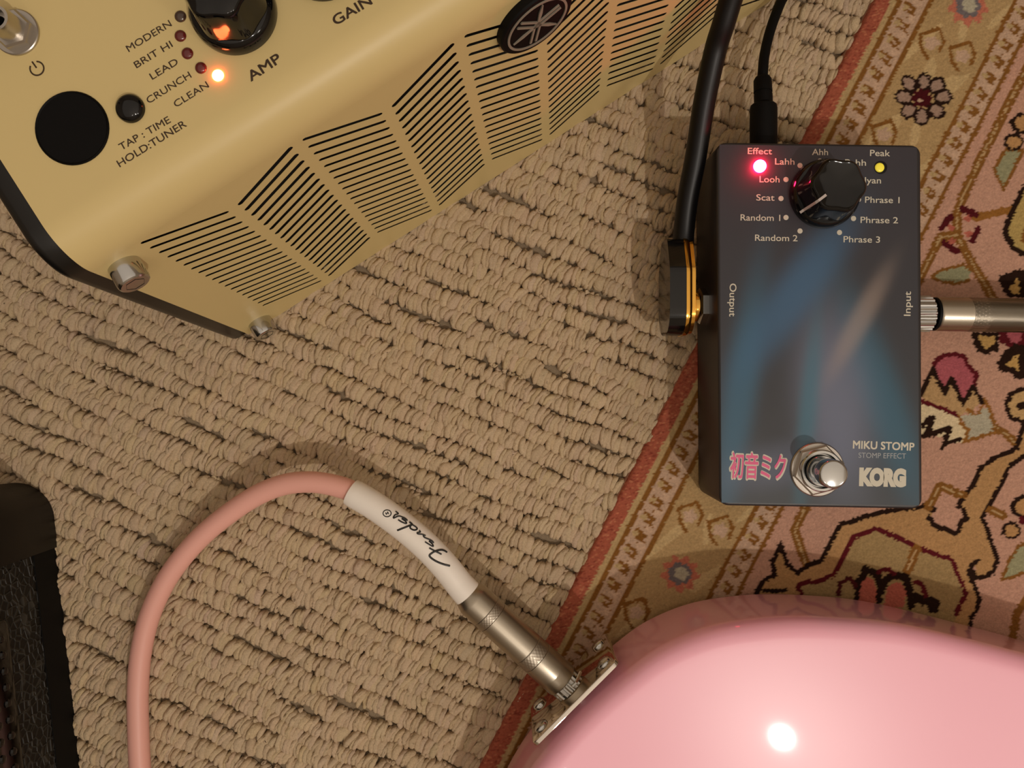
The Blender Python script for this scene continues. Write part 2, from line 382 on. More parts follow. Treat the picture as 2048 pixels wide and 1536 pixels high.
    # tulip
    poly([(1870, 735), (1880, 716), (1896, 711), (1925, 714), (1935, 735), (1952, 750), (1946, 768), (1927, 805), (1905, 758), (1890, 786)], rose)
    seg([(1869, 728), (1878, 716), (1895, 710), (1912, 709), (1930, 713), (1936, 730), (1954, 749), (1953, 758), (1947, 771)], 9, maroon)
    poly([(1846, 775), (1866, 735), (1889, 788), (1904, 755), (1927, 810), (1945, 775), (1963, 803), (1940, 824), (1915, 830), (1846, 802)], L(196, 156, 104))
    seg([(1840, 790), (1866, 737), (1889, 786), (1904, 755), (1926, 808), (1946, 772), (1964, 804)], 9.5, dark)
    poly([(1830, 800), (1915, 832), (1935, 862), (1925, 884), (1900, 888), (1890, 875), (1830, 868)], cream)
    seg([(1830, 797), (1880, 816), (1913, 830)], 9, maroon)
    poly([(1918, 834), (1938, 828), (1953, 830), (1968, 815), (1982, 822), (1993, 852), (1988, 866), (1945, 879), (1935, 878), (1938, 856)], gry)
    seg([(1968, 798), (1980, 820), (1990, 850), (1988, 866), (1960, 874), (1930, 884), (1938, 860), (1922, 846), (1918, 832)], 7, brown*1.2)
    seg([(1935, 820), (1953, 830), (1966, 812)], 7, brown*1.2); dvine([(1992, 855), (2012, 868), (2030, 885)], 16)
    seg([(1846, 850), (1862, 836), (1856, 866), (1846, 872)], 13, dark); seg([(1860, 870), (1880, 862), (1900, 856), (1891, 880), (1885, 896)], 10, dark); seg([(1890, 884), (1905, 884), (1924, 878)], 8, dark)
    g = [(2060, 776), (2040, 780), (2022, 787), (2012, 808), (2020, 835), (2060, 848)]; poly(g, L(204, 164, 106)); seg(g, 9, dark); blob(2044, 812, 12, 8, dark)
    # broad tan band with dark outline, and the arched medallion
    band_o = [(2100, 820), (2048, 850), (2033, 895), (2022, 903), (1995, 912), (1975, 925), (1958, 940), (1950, 965), (1935, 985), (1924, 998), (1917, 1012), (1928, 1022), (1933, 1036), (1921, 1046), (1919, 1062), (1910, 1068),
              (1892, 1058), (1880, 1058), (1868, 1050), (1858, 1036), (1866, 1020), (1848, 1012), (1773, 1022), (1733, 1032), (1710, 1041), (1679, 1050), (1667, 1072), (1653, 1100), (1642, 1122), (1621, 1128), (1595, 1146), (1574, 1128),
              (1562, 1088), (1546, 1123), (1550, 1149), (1527, 1161), (1513, 1184), (1500, 1260), (1940, 1280), (1943, 1236), (1955, 1215), (1960, 1200), (1950, 1175), (1941, 1155), (1938, 1142), (1946, 1130), (1957, 1120),
              (1950, 1150), (1965, 1155), (1985, 1145), (1996, 1120), (1985, 1090), (1975, 1060), (1965, 1035), (1985, 1000), (2000, 970), (2012, 945), (2020, 930), (2060, 905), (2120, 860)]
    poly(band_o, band)
    seg(band_o[:20], 10, dark); seg(band_o[20:22], 13, dark); seg(band_o[21:37], 9.5, dark); seg(band_o[38:47], 9, dark); seg([(1946, 1142), (1950, 1155), (1965, 1155), (1985, 1145), (1996, 1120), (1985, 1090), (1975, 1060), (1965, 1035)]+band_o[52:], 9, dark)
    seg([(1527, 1180), (1550, 1182), (1571, 1180)], 8, dark)
    inn = [(1602, 1186), (1595, 1172), (1611, 1163), (1632, 1165), (1667, 1149), (1684, 1118), (1705, 1074), (1728, 1067), (1749, 1057), (1794, 1074), (1841, 1097), (1906, 1121), (1916, 1151), (1932, 1186), (1911, 1229)]
    poly(inn+[(1900, 1300), (1600, 1300)], inner); seg(inn, 9.5, maroon)
    dvine([(1832, 1098), (1824, 1120), (1815, 1142)], 18); dvine([(1856, 1014), (1880, 972), (1926, 990)], 18); dvine([(1982, 1020), (2006, 1031)], 18)
    for pts in ([(1715, 1205), (1718, 1165), (1730, 1138), (1755, 1148), (1762, 1175), (1757, 1202)], [(1764, 1180), (1772, 1160), (1790, 1152), (1812, 1154), (1820, 1180), (1822, 1212)]): seg(pts, 15, dark)
    poly([(1717, 1210), (1722, 1168), (1732, 1154), (1748, 1160), (1754, 1180), (1750, 1210)], coral); poly([(1770, 1215), (1774, 1178), (1786, 1166), (1803, 1166), (1812, 1186), (1808, 1215)], coral)
    seg([(1832, 1196), (1868, 1204), (1866, 1216)], 20, dark); seg([(1758, 1143), (1775, 1138), (1788, 1146)], 10, maroon)
    seg([(1677, 1190), (1680, 1165), (1697, 1156), (1711, 1172)], 9, maroon*.6+dark*.5); seg([(1830, 1165), (1845, 1170), (1852, 1192)], 9, maroon)
    g = [(2060, 1082), (2036, 1092), (2018, 1120), (2002, 1160), (2035, 1150), (2060, 1140)]; poly(g, ggr*1.1); seg(g, 7, brown)
    seg([(2060, 1190), (2035, 1225), (2020, 1300)], 16, brown)
    # relief
    Z = ZR+RNG.normal(0, .00012, shp)+.0004*np.sin(T*.02)*np.sin(Wd*.03)
    Z = np.where(Wd < 9, ZR-.0045*((9-Wd)/9)**2, Z)
    kk = (H-Z)/F
    V = np.stack([(X-1024)*k, -(Y-768)*k, Z], -1).reshape(-1, 3)
    C = (C*.93+C.mean(-1, keepdims=True)*.07)*.79*(1+RNG.normal(0, .045, shp))[..., None]
    a, b = shp; i = np.arange(a*b).reshape(shp)
    q = np.stack([i[:-1, :-1], i[:-1, 1:], i[1:, 1:], i[1:, :-1]], -1).reshape(-1, 4)[:, ::-1]
    rr = root('rug', 'patterned wool rug with red edge and floral border under the pedal', 'rug', (.16, 0, 0))
    V -= np.array(LOC[rr.name])
    me = bpy.data.meshes.new('pile'); me.vertices.add(len(V)); me.vertices.foreach_set('co', V.astype(np.float32).ravel())
    me.loops.add(q.size); me.loops.foreach_set('vertex_index', q.astype(np.int32).ravel()); me.polygons.add(len(q))
    me.polygons.foreach_set('loop_start', (np.arange(len(q))*4).astype(np.int32)); me.update(calc_edges=True); me.shade_smooth()
    ca = me.color_attributes.new('Col', 'FLOAT_COLOR', 'POINT')
    ca.data.foreach_set('color', np.concatenate([C.reshape(-1, 3), np.ones((a*b, 1))], 1).astype(np.float32).ravel()); me.materials.append(M['rug'])
    o = bpy.data.objects.new('patterned_pile', me); sc.collection.objects.link(o); o.parent = rr
    c0, c1, c2, c3 = [Vector(((x-1024)*k, -(y-768)*k, 0)) for x, y in (tw(-900, 1), tw(-900, 3200), tw(3000, 3200), tw(3000, 1))]
    bm = bmesh.new(); prism_bm(bm, [c0, c1, c2, c3], (0, 0, .0052), .002); from_bm('backing', bm, M['rugback'], rr)
build_rug()
# ------------------------------------------------------------------ cream guitar amplifier
U = Vector((.8427, .5383, 0)); Vv = Vector((-.5383, .8427, 0)); al = math.atan(.106)
D = Vv*math.sin(al)+Vector((0, 0, 1))*math.cos(al); B = Vv*.0727+Vector((0, 0, .005)); NF = U.cross(D)     # NF points out of the front
def face(u, s, out=0): return B+U*u+D*s+NF*out
UL, UR = -.0773, .193
ZT = .1236
def build_amp():
    r = root('guitar_amplifier', 'cream metal desktop amplifier with slotted front grille', 'amplifier', tuple(B*1.3-Vector((0, 0, .0065))+U*.06))
    # front plate: outline and slots as one 2D filled curve, bent only at the shoulder above
    cu = bpy.data.curves.new('t', 'CURVE'); cu.dimensions = '2D'; cu.fill_mode = 'BOTH'; cu.extrude = .006; cu.resolution_u = 1
    def spl(pts):
        s = cu.splines.new('POLY'); s.points.add(len(pts)-1); s.use_cyclic_u = True
        for i, p in enumerate(pts): s.points[i].co = (p[0]*100, p[1]*100, 0, 1)
    ST = .1105
    spl([(UL, 0), (UR, 0), (UR, ST), (UL, ST)])
    hw = .00085
    for k in range(10):
        u0 = -.0622+.0254*k; u1 = u0+.0210
        for i in range(19):
            s_hi = .1085-.00498*i; s_lo = s_hi-.0112
            a, b = ((u0, s_hi), (u1, s_lo)) if k % 2 == 0 else ((u0, s_lo), (u1, s_hi))
            a = Vector(a); b = Vector(b); d = (b-a).normalized(); n = Vector((-d.y, d.x))*(hw if k % 2 else hw*.82)
            spl([a+n, a-d*hw*.7+n*.5, a-d*hw*.7-n*.5, a-n, b-n, b+d*hw*.7-n*.5, b+d*hw*.7+n*.5, b+n])
    ob = bpy.data.objects.new('t', cu); sc.collection.objects.link(ob)
    ev = ob.evaluated_get(bpy.context.evaluated_depsgraph_get()); me = ev.to_mesh()
    vv = [face(v.co.x/100, v.co.y/100, v.co.z/100-.00006) for v in me.vertices]; ff = [tuple(p.vertices) for p in me.polygons]
    ev.to_mesh_clear(); bpy.data.objects.remove(ob)
    # shoulder and top, swept profile in (V, z)
    a0 = face(0, ST); prof = []
    vz = lambda p: (p.dot(Vv), p.z)
    p0 = vz(a0); th0 = math.pi/2-al; R = .0122
    cx = p0[0]+R*math.sin(th0); cz = p0[1]-R*math.cos(th0)
    # circle tangent to the face at p0
    nx, nz = -math.cos(al), math.sin(al)
    cx, cz = p0[0]-nx*R, p0[1]-nz*R
    a_st = math.atan2(nz, nx)
    for i in range(21):
        a = a_st+(math.pi/2-a_st)*i/20; prof.append((cx+R*math.cos(a), cz+R*math.sin(a)))
    zt = prof[-1][1]; globals()['ZT'] = zt
    vb = .186
    prof += [(cx+.02, zt), (cx+.06, zt), (vb-.012, zt)]
    for i in range(1, 9):
        a = math.pi/2*(1-i/8); prof.append((vb-.012+.012*math.cos(a), zt-.012+.012*math.sin(a)))
    prof.append((vb+.004, .005))
    def pt(u, v, z): return U*u+Vv*v+Vector((0, 0, z))
    n0 = len(vv)
    for v, z in prof: vv += [pt(UL, v, z), pt(UR, v, z)]
    for i in range(len(prof)-1): ff.append((n0+2*i, n0+2*i+1, n0+2*i+3, n0+2*i+2))
    cover = add('cover', vv, ff, M['cream'], r, label='cream metal cover with slanted vent slots')
    me = cover.data
    for p in me.polygons: p.use_smooth = p.index >= len(ff)-len(prof)+1
    # dark speaker baffle behind the slots, side cheeks, base
    bm = bmesh.new(); q = [face(UL+.003, .002, -.006), face(UR-.003, .002, -.006), face(UR-.003, .112, -.006), face(UL+.003, .112, -.006)]
    prism_bm(bm, q, NF*-.004); from_bm('baffle', bm, M['hole'], r, smooth=False)
    full = [vz(face(0, .0005)), vz(face(0, ST))]+prof[1:]
    c = Vector((.13, .06))
    def ins(p, d):
        q_ = Vector(p); dd = (c-q_); return q_+Vector((math.copysign(min(abs(dd.x), d), dd.x), math.copysign(min(abs(dd.y), d), dd.y) if p[1] > .02 else 0))
    pp = [ins(p, .0009) for p in full]
    for u0, ax in ((UL+.0015, -1), (UR-.0015, 1)):
        bm = bmesh.new(); prism_bm(bm, [pt(u0, a, b) for a, b in pp], U*ax*.0080, .0026)
        from_bm('side_cheek', bm, M['black'], r)
    for u0 in (UL+.02, UR-.02):
        for v0 in (.09, .165):
            lathe('foot', pt(u0, v0, .0015), (0, 0, 1), [(0, .007), (.0035, .0075)], M['matt'], r, 20)
    # socket screws on the front
    def bolt(u, s):
        R_ = .0045; o = face(u, s, 0); 
        b = lathe('socket_screw', o, NF, [(-.0005, R_), (.0052, R_), (.0059, R_*.95), (.0062, R_*.86), (.0062, R_*.62)], M['steel'], r, 40, label='polished hexagon socket screw')
        bm = bmesh.new(); lathe_bm(bm, o, NF, [(.0063, R_*.62), (.0030, R_*.55)], 6, close=False)
        ring = [v for v in bm.verts if (v.co-o).dot(NF) < .004]; bm.faces.new(ring)
        from_bm('socket', bm, M['hole'], b, smooth=False)
    bolt(-.0712, .1035); bolt(-.0698, .0062); bolt(.187, .1035); bolt(.187, .0062)
    # emblem
    ec = face(.0596, .0978, 0)
    e = lathe('emblem_badge', ec, NF, [(-.004, .0115), (.0022, .0117), (.0027, .0112), (.0027, .0001)], M['matt'], r, 56, label='round black badge with crossed tuning forks')
    bm = bmesh.new()
    def ring(r0, r1, h):
        n = 64; a = []
        for rad, hh in ((r0, 0), (r0, h), (r1, h), (r1, 0)):
            a.append([bm.verts.new(ec+NF*(.0026+hh)+(U*math.cos(2*math.pi*k/n)+D*math.sin(2*math.pi*k/n))*rad) for k in range(n)])
        for x, y in zip(a, a[1:]):
            for k in range(n): bm.faces.new((x[k], x[(k+1) % n], y[(k+1) % n], y[k]))
    ring(.0098, .0091, .0004)
    def bar(a, b, w0, w1):
        a = Vector(a); b = Vector(b); d = (b-a).normalized(); n = Vector((-d.y, d.x))
        q = [a+n*w0, b+n*w1, b-n*w1, a-n*w0]
        lo = [bm.verts.new(ec+NF*.0026+U*p.x+D*p.y) for p in q]; hi = [bm.verts.new(ec+NF*.0031+U*p.x+D*p.y) for p in q]
        bm.faces.new(hi)
        for i in range(4): bm.faces.new((lo[i], lo[(i+1) % 4], hi[(i+1) % 4], hi[i]))
    for deg in (17, 137, 257):
        a = math.radians(deg); d = Vector((math.cos(a), math.sin(a))); n = Vector((-d.y, d.x)); Rr = .0084
        for sgn in (-1, 1):
            bar(d*.0003+n*sgn*.0009, d*Rr*.92+n*sgn*.0009, .00034, .00034)
            bar(d*-.0012, d*.0004+n*sgn*.0009, .0004, .00034)
        bar(d*-.001, d*-Rr*.6, .0003, .00055); bar(d*-Rr*.6, d*-Rr, .00055, .00015)
    from_bm('tuning_fork_mark', bm, M['emblem'], e, smooth=False)
    # ---- top panel
    Zt = zt+.00002; up = Vv
    def T(x, y): return P(x, y, Zt)
    kx = (H-Zt)/F
    def disc(name, x, y, rad, prof, m, label=None, n=48, parent=r): return lathe(name, T(x, y), (0, 0, 1), prof, m, parent, n, label=label)
    R1 = 74*kx
    disc('display_window', 145, 257, R1, [(-.001, R1), (.0003, R1), (.0006, R1*.975), (.0003, R1*.94)], M['matt'], 'round black window in the panel')
    R2 = 28.5*kx
    bprof = [(-.001, R2), (.0008, R2)]+[(.0008+.0017*math.sin(math.pi/2*i/8), R2*math.cos(math.pi/2*i/8)*.97+1e-5) for i in range(1, 9)]
    disc('tap_button', 262, 218, R2, bprof, M['gloss'], 'small domed black push button')
    for i, (x, y) in enumerate(((361, 33), (361, 72), (375, 107), (402, 136), (436, 151))):
        R3 = 11.8*kx; lit = i == 4; pr = [(-.001, R3), (.0001, R3)]+[(.0001+.0007*math.sin(math.pi/2*j/5), R3*math.cos(math.pi/2*j/5)*.98+1e-5) for j in range(1, 6)]
        disc('indicator_light', x, y, R3, pr, M['ledon'] if lit else M['lens2'] if i == 0 else M['lens'], 'glowing orange indicator light' if lit else None, 24)
    def knob(cx, cy, name_label):
        o = T(cx, cy); Rs = 86*kx
        kb = lathe('control_knob', o, (0, 0, 1), [(-.0005, Rs*.985), (.0012, Rs), (.0030, Rs*.985), (.0042, Rs*.93), (.0048, Rs*.84)], M['gloss'], r, 64, label=name_label)
        def rf(rr, a, d, i): return rr*(1+.055*math.cos(6*a)) if i > 0 else rr*(1+.03*math.cos(6*a))
        lathe('knob_grip', o, (0, 0, 1), [(.0045, Rs*.86), (.008, Rs*.80), (.0135, Rs*.74), (.0146, Rs*.71), (.0151, Rs*.66), (.0150, Rs*.3), (.0149, .0001)], M['gloss'], kb, 96, rfun=rf, angle=50)
        a = Vector((.5, -.86, 0)).normalized()
    knob(470, 26, 'black fluted knob above the word AMP'); knob(645, -82, None); knob(845, -205, None)
    # power switch
    wx = T(34, 66); Rw = 46*kx
    sw = lathe('power_switch', wx, (0, 0, 1), [(-.0004, Rw), (.0006, Rw), (.0008, Rw*.96)], M['dull'], r, 48, label='nickel power switch with hexagon nut')
    lathe('hexagon_nut', wx, (0, 0, 1), [(.0008, Rw*.86), (.0026, Rw*.86), (.0031, Rw*.78)], M['dull'], sw, 6, angle=20, phase=.3)
    lathe('bushing', wx, (0, 0, 1), [(.003, Rw*.58), (.0075, Rw*.58), (.0086, Rw*.52), (.0086, Rw*.40), (.0066, Rw*.36)], M['dull'], sw, 40)
    tube('lever', [wx+Vector((0, 0, .0062)), wx+Vector((-.003, -.001, .012)), wx+Vector((-.0055, -.002, .017))], .0014, M['gloss'], sw, 16, rf=lambda t: .0013+.0009*t)
    # lettering
    def wd(t, x0, y0, x1, y1, h, b=0): text_on(t, T(x0, y0)+Vector((0, 0, .00006)), T(x1, y1)+Vector((0, 0, .00006)), h*kx, up, M['ink'], r, 0, b)
    wd('MODERN', 258, 104.5, 344.5, 51.5, 14.5, .008); wd('BRIT HI', 273.5, 137, 346.5, 93, 14.5, .008); wd('LEAD', 305, 160, 358, 127.5, 14.5, .008)
    wd('CRUNCH', 298, 208, 384, 154.5, 14.5, .008); wd('CLEAN', 352.5, 215.5, 419, 174, 14.5, .008)
    wd('TAP : TIME', 243, 301.5, 342.5, 244.5, 15, .012); wd('HOLD:TUNER', 240, 335, 374.5, 252, 15.5, .012)
    wd('AMP', 502.5, 164, 565, 122.5, 21, .03); wd('GAIN', 672, 52, 746, 7.5, 21, .03)
    bm = bmesh.new(); pc = T(74, 137); Rp = 13.8*kx; ys = (Vv.lerp(-U, .05)).normalized(); xs = ys.cross(Vector((0, 0, 1)))
    pts = []
    for i in range(33):
        a = math.radians(90+34+(360-68)*i/32); pts.append(pc+(xs*math.cos(a)+ys*math.sin(a))*Rp+Vector((0, 0, .00005)))
    tube_bm(bm, pts, .00019, 6); tube_bm(bm, [pc+ys*Rp*.1+Vector((0, 0, .00005)), pc+ys*Rp*1.18+Vector((0, 0, .00005))], .00019, 6)
    from_bm('power_symbol', bm, M['ink'], r)
    # carrying handle over the top, off to the back
build_amp()
# ------------------------------------------------------------------ effects pedal
ZP = .040
def build_pedal():
    r = root('effects_pedal', 'dark navy effects pedal with black knob and lit red light', 'pedal', (.109, .021, .006))
    cs = [P(1433, 284, ZP), P(1842, 290, ZP), P(1845, 1018, ZP), P(1439, 1011, ZP)]
    for c in cs: c.z = 0
    out = round_poly(cs, .0034, 6)
    bm = bmesh.new(); prism_bm(bm, [v+Vector((0, 0, .0085)) for v in out], (0, 0, ZP-.0085), .0009)
    from_bm('housing', bm, M['navy'], r)
    bm = bmesh.new(); prism_bm(bm, [v*1+Vector((0, 0, .0062)) for v in round_poly([c+(Vector((.109, .021, 0))-c).normalized()*.0008 for c in cs], .003, 5)], (0, 0, .0022))
    from_bm('base_plate', bm, M['matt'], r)
    z1 = ZP+.00006
    # printed face: abstract soft colours only
    nx, ny = 70, 124; vs, fs, col = [], [], []
    L = lambda *c: np.array(lin(c))
    xa, xb, ya, yb = 1441, 1836, 292, 1008
    for j in range(ny+1):
        for i in range(nx+1):
            x = xa+(xb-xa)*i/nx; y = ya+(yb-ya)*j/ny; vs.append(P(x+(y-650)*.012*.5, y+(x-1640)*.014, z1))
            t = (y-ya)/(yb-ya); c = L(46, 42, 50)*(1-t)+L(50, 54, 60)*t
            def g(cx, cy, sx, sy, rot=0):
                cr, sr = math.cos(rot), math.sin(rot); u = (x-cx)*cr+(y-cy)*sr; v = -(x-cx)*sr+(y-cy)*cr
                return math.exp(-((u/sx)**2+(v/sy)**2)**1.5)
            for k_, cc in ((g(1478, 800, 34, 260, .16)*.75, L(52, 100, 128)), (g(1765, 800, 46, 230, -.34)*.8, L(44, 94, 118)),
                           (g(1668, 800, 74, 190, -.12)*.62, L(122, 130, 156)), (g(1615, 830, 20, 200, .1)*.6, L(48, 112, 134)), (g(1560, 930, 120, 44, -.25)*.4, L(112, 120, 146)),
                           (g(1590, 590, 46, 190, .62)*.7, L(58, 102, 140)), (g(1720, 640, 22, 120, .5)*.45, L(170, 150, 138))):
                c = c*(1-k_)+cc*k_
            col.append(c)
    for j in range(ny):
        for i in range(nx):
            a = j*(nx+1)+i; fs.append((a, a+nx+1, a+nx+2, a+1))
    add('printed_face', vs, fs, M['print'], r, True, 'dark face print of soft blue and teal shapes', np.array(col))
    z2 = z1+.00005; kx = (H-z2)/F; up = Vector((0, 1, 0))
    def Q(x, y, dz=0): return P(x, y, z2)+Vector((0, 0, dz))
    def wd(t, x0, x1, y, h, m='wht', b=0, dy=1.0, upv=up, fat=0): text_on(t, Q(x0, y), Q(x1, y+dy*(x1-x0)/80), h*kx, upv, M[m], r, b, fat)
    for t, x0, x1, y in (('Effect', 1495.5, 1544, 308), ('Lahh', 1550, 1589, 329), ('Ahh', 1624, 1656, 310), ('Peak', 1740, 1780, 312), ('Pahh', 1690, 1732, 331), ('Looh', 1519, 1559, 364.5),
                         ('Nyan', 1718, 1762, 366.5), ('Scat', 1512.5, 1549, 401), ('Phrase 1', 1730, 1799, 405.5), ('Random 1', 1481, 1560.5, 441), ('Phrase 2', 1721, 1796, 445.8), ('Random 2', 1510, 1595, 481.5), ('Phrase 3', 1687, 1760, 484.5)):
        wd(t, x0, x1, y, 13, fat=.012)
    text_on('Output', Q(1459.5, 567), Q(1458.5, 633), 14*kx, (1, 0, 0), M['wht'], r, 0, .015); text_on('Input', Q(1821, 632), Q(1822, 583), 14*kx, (-1, 0, 0), M['wht'], r, 0, .015)
    wd('MIKU STOMP', 1705.5, 1828.5, 897, 16, fat=.045, dy=3); wd('STOMP EFFECT', 1717, 1812, 915.5, 11, 'grey', dy=1.5); wd('KORG', 1718, 1812, 968.5, 32, b=.085, dy=2)
    text_on('初音ミク', Q(1457, 952, -.00001), Q(1574, 957, -.00001), 42*kx, up, M['wht'], r, 0, -.055, label='white outline of the lettering')
    text_on('初音ミク', Q(1460, 951, .00006), Q(1571, 955, .00006), 40*kx, up, M['magenta'], r, 0, -.018, label='pink lettering')
    for x, y in ((1600, 331), (1572, 359), (1562, 397), (1572, 435), (1600, 462), (1679, 465), (1707, 437), (1717, 399), (1640, 322), (1707, 359)):
        lathe('printed_dot', Q(x, y, -.00003), (0, 0, 1), [(0, 5.2*kx), (.00005, 5.2*kx)], M['wht'], r, 18)
    # knob
    o = P(1647, 389, ZP); Rs = .01215
    kb = lathe('selector_knob', o, (0, 0, 1), [(0, Rs), (.0018, Rs*1.0), (.0034, Rs*.97), (.0042, Rs*.9)], M['gloss'], r, 64, label='glossy black fluted knob')
    def rf(rr, a, d, i): return rr*(1+.05*math.cos(6*a+.6))
    lathe('knob_grip', o, (0, 0, 1), [(.004, Rs*.86), (.008, Rs*.80), (.0128, Rs*.755), (.0138, Rs*.73), (.0142, Rs*.67), (.0139, Rs*.62), (.0138, .0001)], M['gloss'], kb, 96, rfun=rf, angle=50)
    pd = Vector((-.80, -.60, 0)).normalized(); pn = Vector((-pd.y, pd.x, 0))
    pts = [(Rs*.97, .0037), (Rs*.88, .0048), (Rs*.83, .0082), (Rs*.78, .0132), (Rs*.72, .0146), (Rs*.45, .0144)]
    vs = []
    for d_, h_ in pts: vs += [o+pd*(d_+.0002)+pn*.00045+Vector((0, 0, h_)), o+pd*(d_+.0002)-pn*.00045+Vector((0, 0, h_))]
    add('pointer_line', vs, [(2*i, 2*i+1, 2*i+3, 2*i+2) for i in range(5)], M['pointer'], kb)
    # lights
    o = P(1519, 333, ZP); R3 = .0022
    dome = lambda R_, h0, hh: [(0, R_), (h0, R_)]+[(h0+hh*math.sin(math.pi/2*j/7), R_*math.cos(math.pi/2*j/7)+1e-5) for j in range(1, 8)]
    lathe('effect_light', o, (0, 0, 1), dome(R3, .0006, .0018), M['ledred'], r, 28, label='glowing red light')
    o = P(1761, 335, ZP); lathe('light_bezel', o, (0, 0, 1), [(0, .0023), (.0002, .0023), (.0002, .0019)], M['hole'], r, 28)
    lathe('peak_light', P(1758.5, 335.5, ZP), (0, 0, 1), dome(.00165, .0003, .0006), M['ledyel'], r, 24, label='small yellow light')
    # footswitch
    o = P(1634, 939, ZP)
    fs_ = lathe('footswitch', o, (0, 0, 1), [(0, .0094), (.0004, .0096), (.0008, .0092)], M['dull'], r, 56, label='chromed footswitch with round cap')
    lathe('hexagon_nut', o, (0, 0, 1), [(.0007, .0092), (.0022, .0092), (.0026, .0086)], M['dull'], fs_, 6, angle=20, phase=.25)
    lathe('collar', o, (0, 0, 1), [(.0025, .0074), (.0046, .0074), (.005, .0070), (.005, .0062), (.0028, .0058), (.0028, .0056), (.0052, .0055), (.0056, .0052), (.0056, .0044), (.003, .0040)], M['steel'], fs_, 48)
    lathe('switch_cap', o, (0, 0, 1), [(.003, .0032), (.0098, .0032), (.0100, .0049), (.0146, .0049), (.0152, .0045), (.0154, .004)], M['steel'], fs_, 48)
    # jacks on the sides
    zj = .021; yj = P(0, 628, zj).y; xr = cs[1].x
    rib = lambda rr, a, d, i: rr*(1+.035*(1 if int(a/(2*math.pi)*44) % 2 else -1)) if 0 < i < 3 else rr
    lathe('input_jack', (xr-.0005, yj, zj), (1, 0, 0), [(0, .0066), (.0050, .0066), (.0128, .0066), (.0134, .006)], M['steel'], r, 88, rfun=rib, angle=20, label='knurled steel jack nut')
    yl = P(0, 612, .022).y; xl = cs[0].x
    lathe('output_jack', (xl+.0005, yl, .0215), (-1, 0, 0), [(0, .0068), (.0022, .0068), (.0030, .0062)], M['steel'], r, 6, angle=20, label='steel jack nut')
    return xr, yj, zj, xl, yl, cs
xr, yj, zj, xl, yl, PC = build_pedal()
# ------------------------------------------------------------------ knurled barrel plug
def knurl_band(name, o, ax, d0, d1, R, parent):
    bm = bmesh.new(); nr = 15; n = 144
    def rf(rr, a, d, i):
        if i in (0, nr+1): return rr*.985
        t = (d-d0)/(d1-d0); k = a/(2*math.pi)*30
        return rr*(1+.022*(abs(((k+t*2.6) % 1)-.5)+abs(((k-t*2.6) % 1)-.5)-.5))
    prof = [(d0, R)]+[(d0+(d1-d0)*(i+.5)/nr, R) for i in range(nr)]+[(d1, R)]
    lathe_bm(bm, o, ax, prof, n, rf, close=False)
    return from_bm(name, bm, M['knurl'], parent, angle=60)
def barrel(o, ax, R, segs, parent, total):
    """satin barrel starting at o; segs: knurled stretches."""
    prof = [(0, R*.80), (.0006, R*.84), (.0016, R*.90), (.0030, R*.985), (.004, R)]
    for a, b in segs: prof += [(a-.00015, R), (a, R*.965), (b, R*.965), (b+.00015, R)]
    prof += [(total-.0012, R), (total-.0004, R*.97), (total, R*.9)]
    b = lathe('plug_barrel', o, ax, prof, M['satin'], parent, 72, label='satin nickel plug barrel')
    for a, c in segs: knurl_band('knurled_ring', o, Vector(ax).normalized(), a, c, R*.995, b)
    return b
# input side plug
def right_plug():
    r = root('instrument_cable', 'satin nickel plug lead plugged into the pedal from the right edge', 'cable', (.178, yj, .006))
    x0 = P(1868, 628, zj).x
    ax = Vector((1, -.018, 0)).normalized(); o = Vector((x0, yj, zj)); tot = .052
    lathe('black_washer', o-ax*.0007, ax, [(0, .0062), (.0009, .0063)], M['matt'], r, 40)
    o2 = o+ax*tot                           # barrel() runs from the cable end, so build it reversed
    barrel(o2, -ax, .0064, [(tot-.0185, tot-.0122), (.006, .011)], r, tot)
    lathe('plug_shaft', o-ax*.016, ax, [(0, .0030), (.0162, .0031)], M['steel'], r, 24)
    p = [o2-ax*.002, o2+ax*.02, o2+ax*.05+Vector((0, -.005, -.006)), o2+Vector((.09, -.03, -.011)), o2+Vector((.12, -.08, -.012))]
    tube('cable_jacket', spline(p, 8), .0034, M['matt'], r)
right_plug()
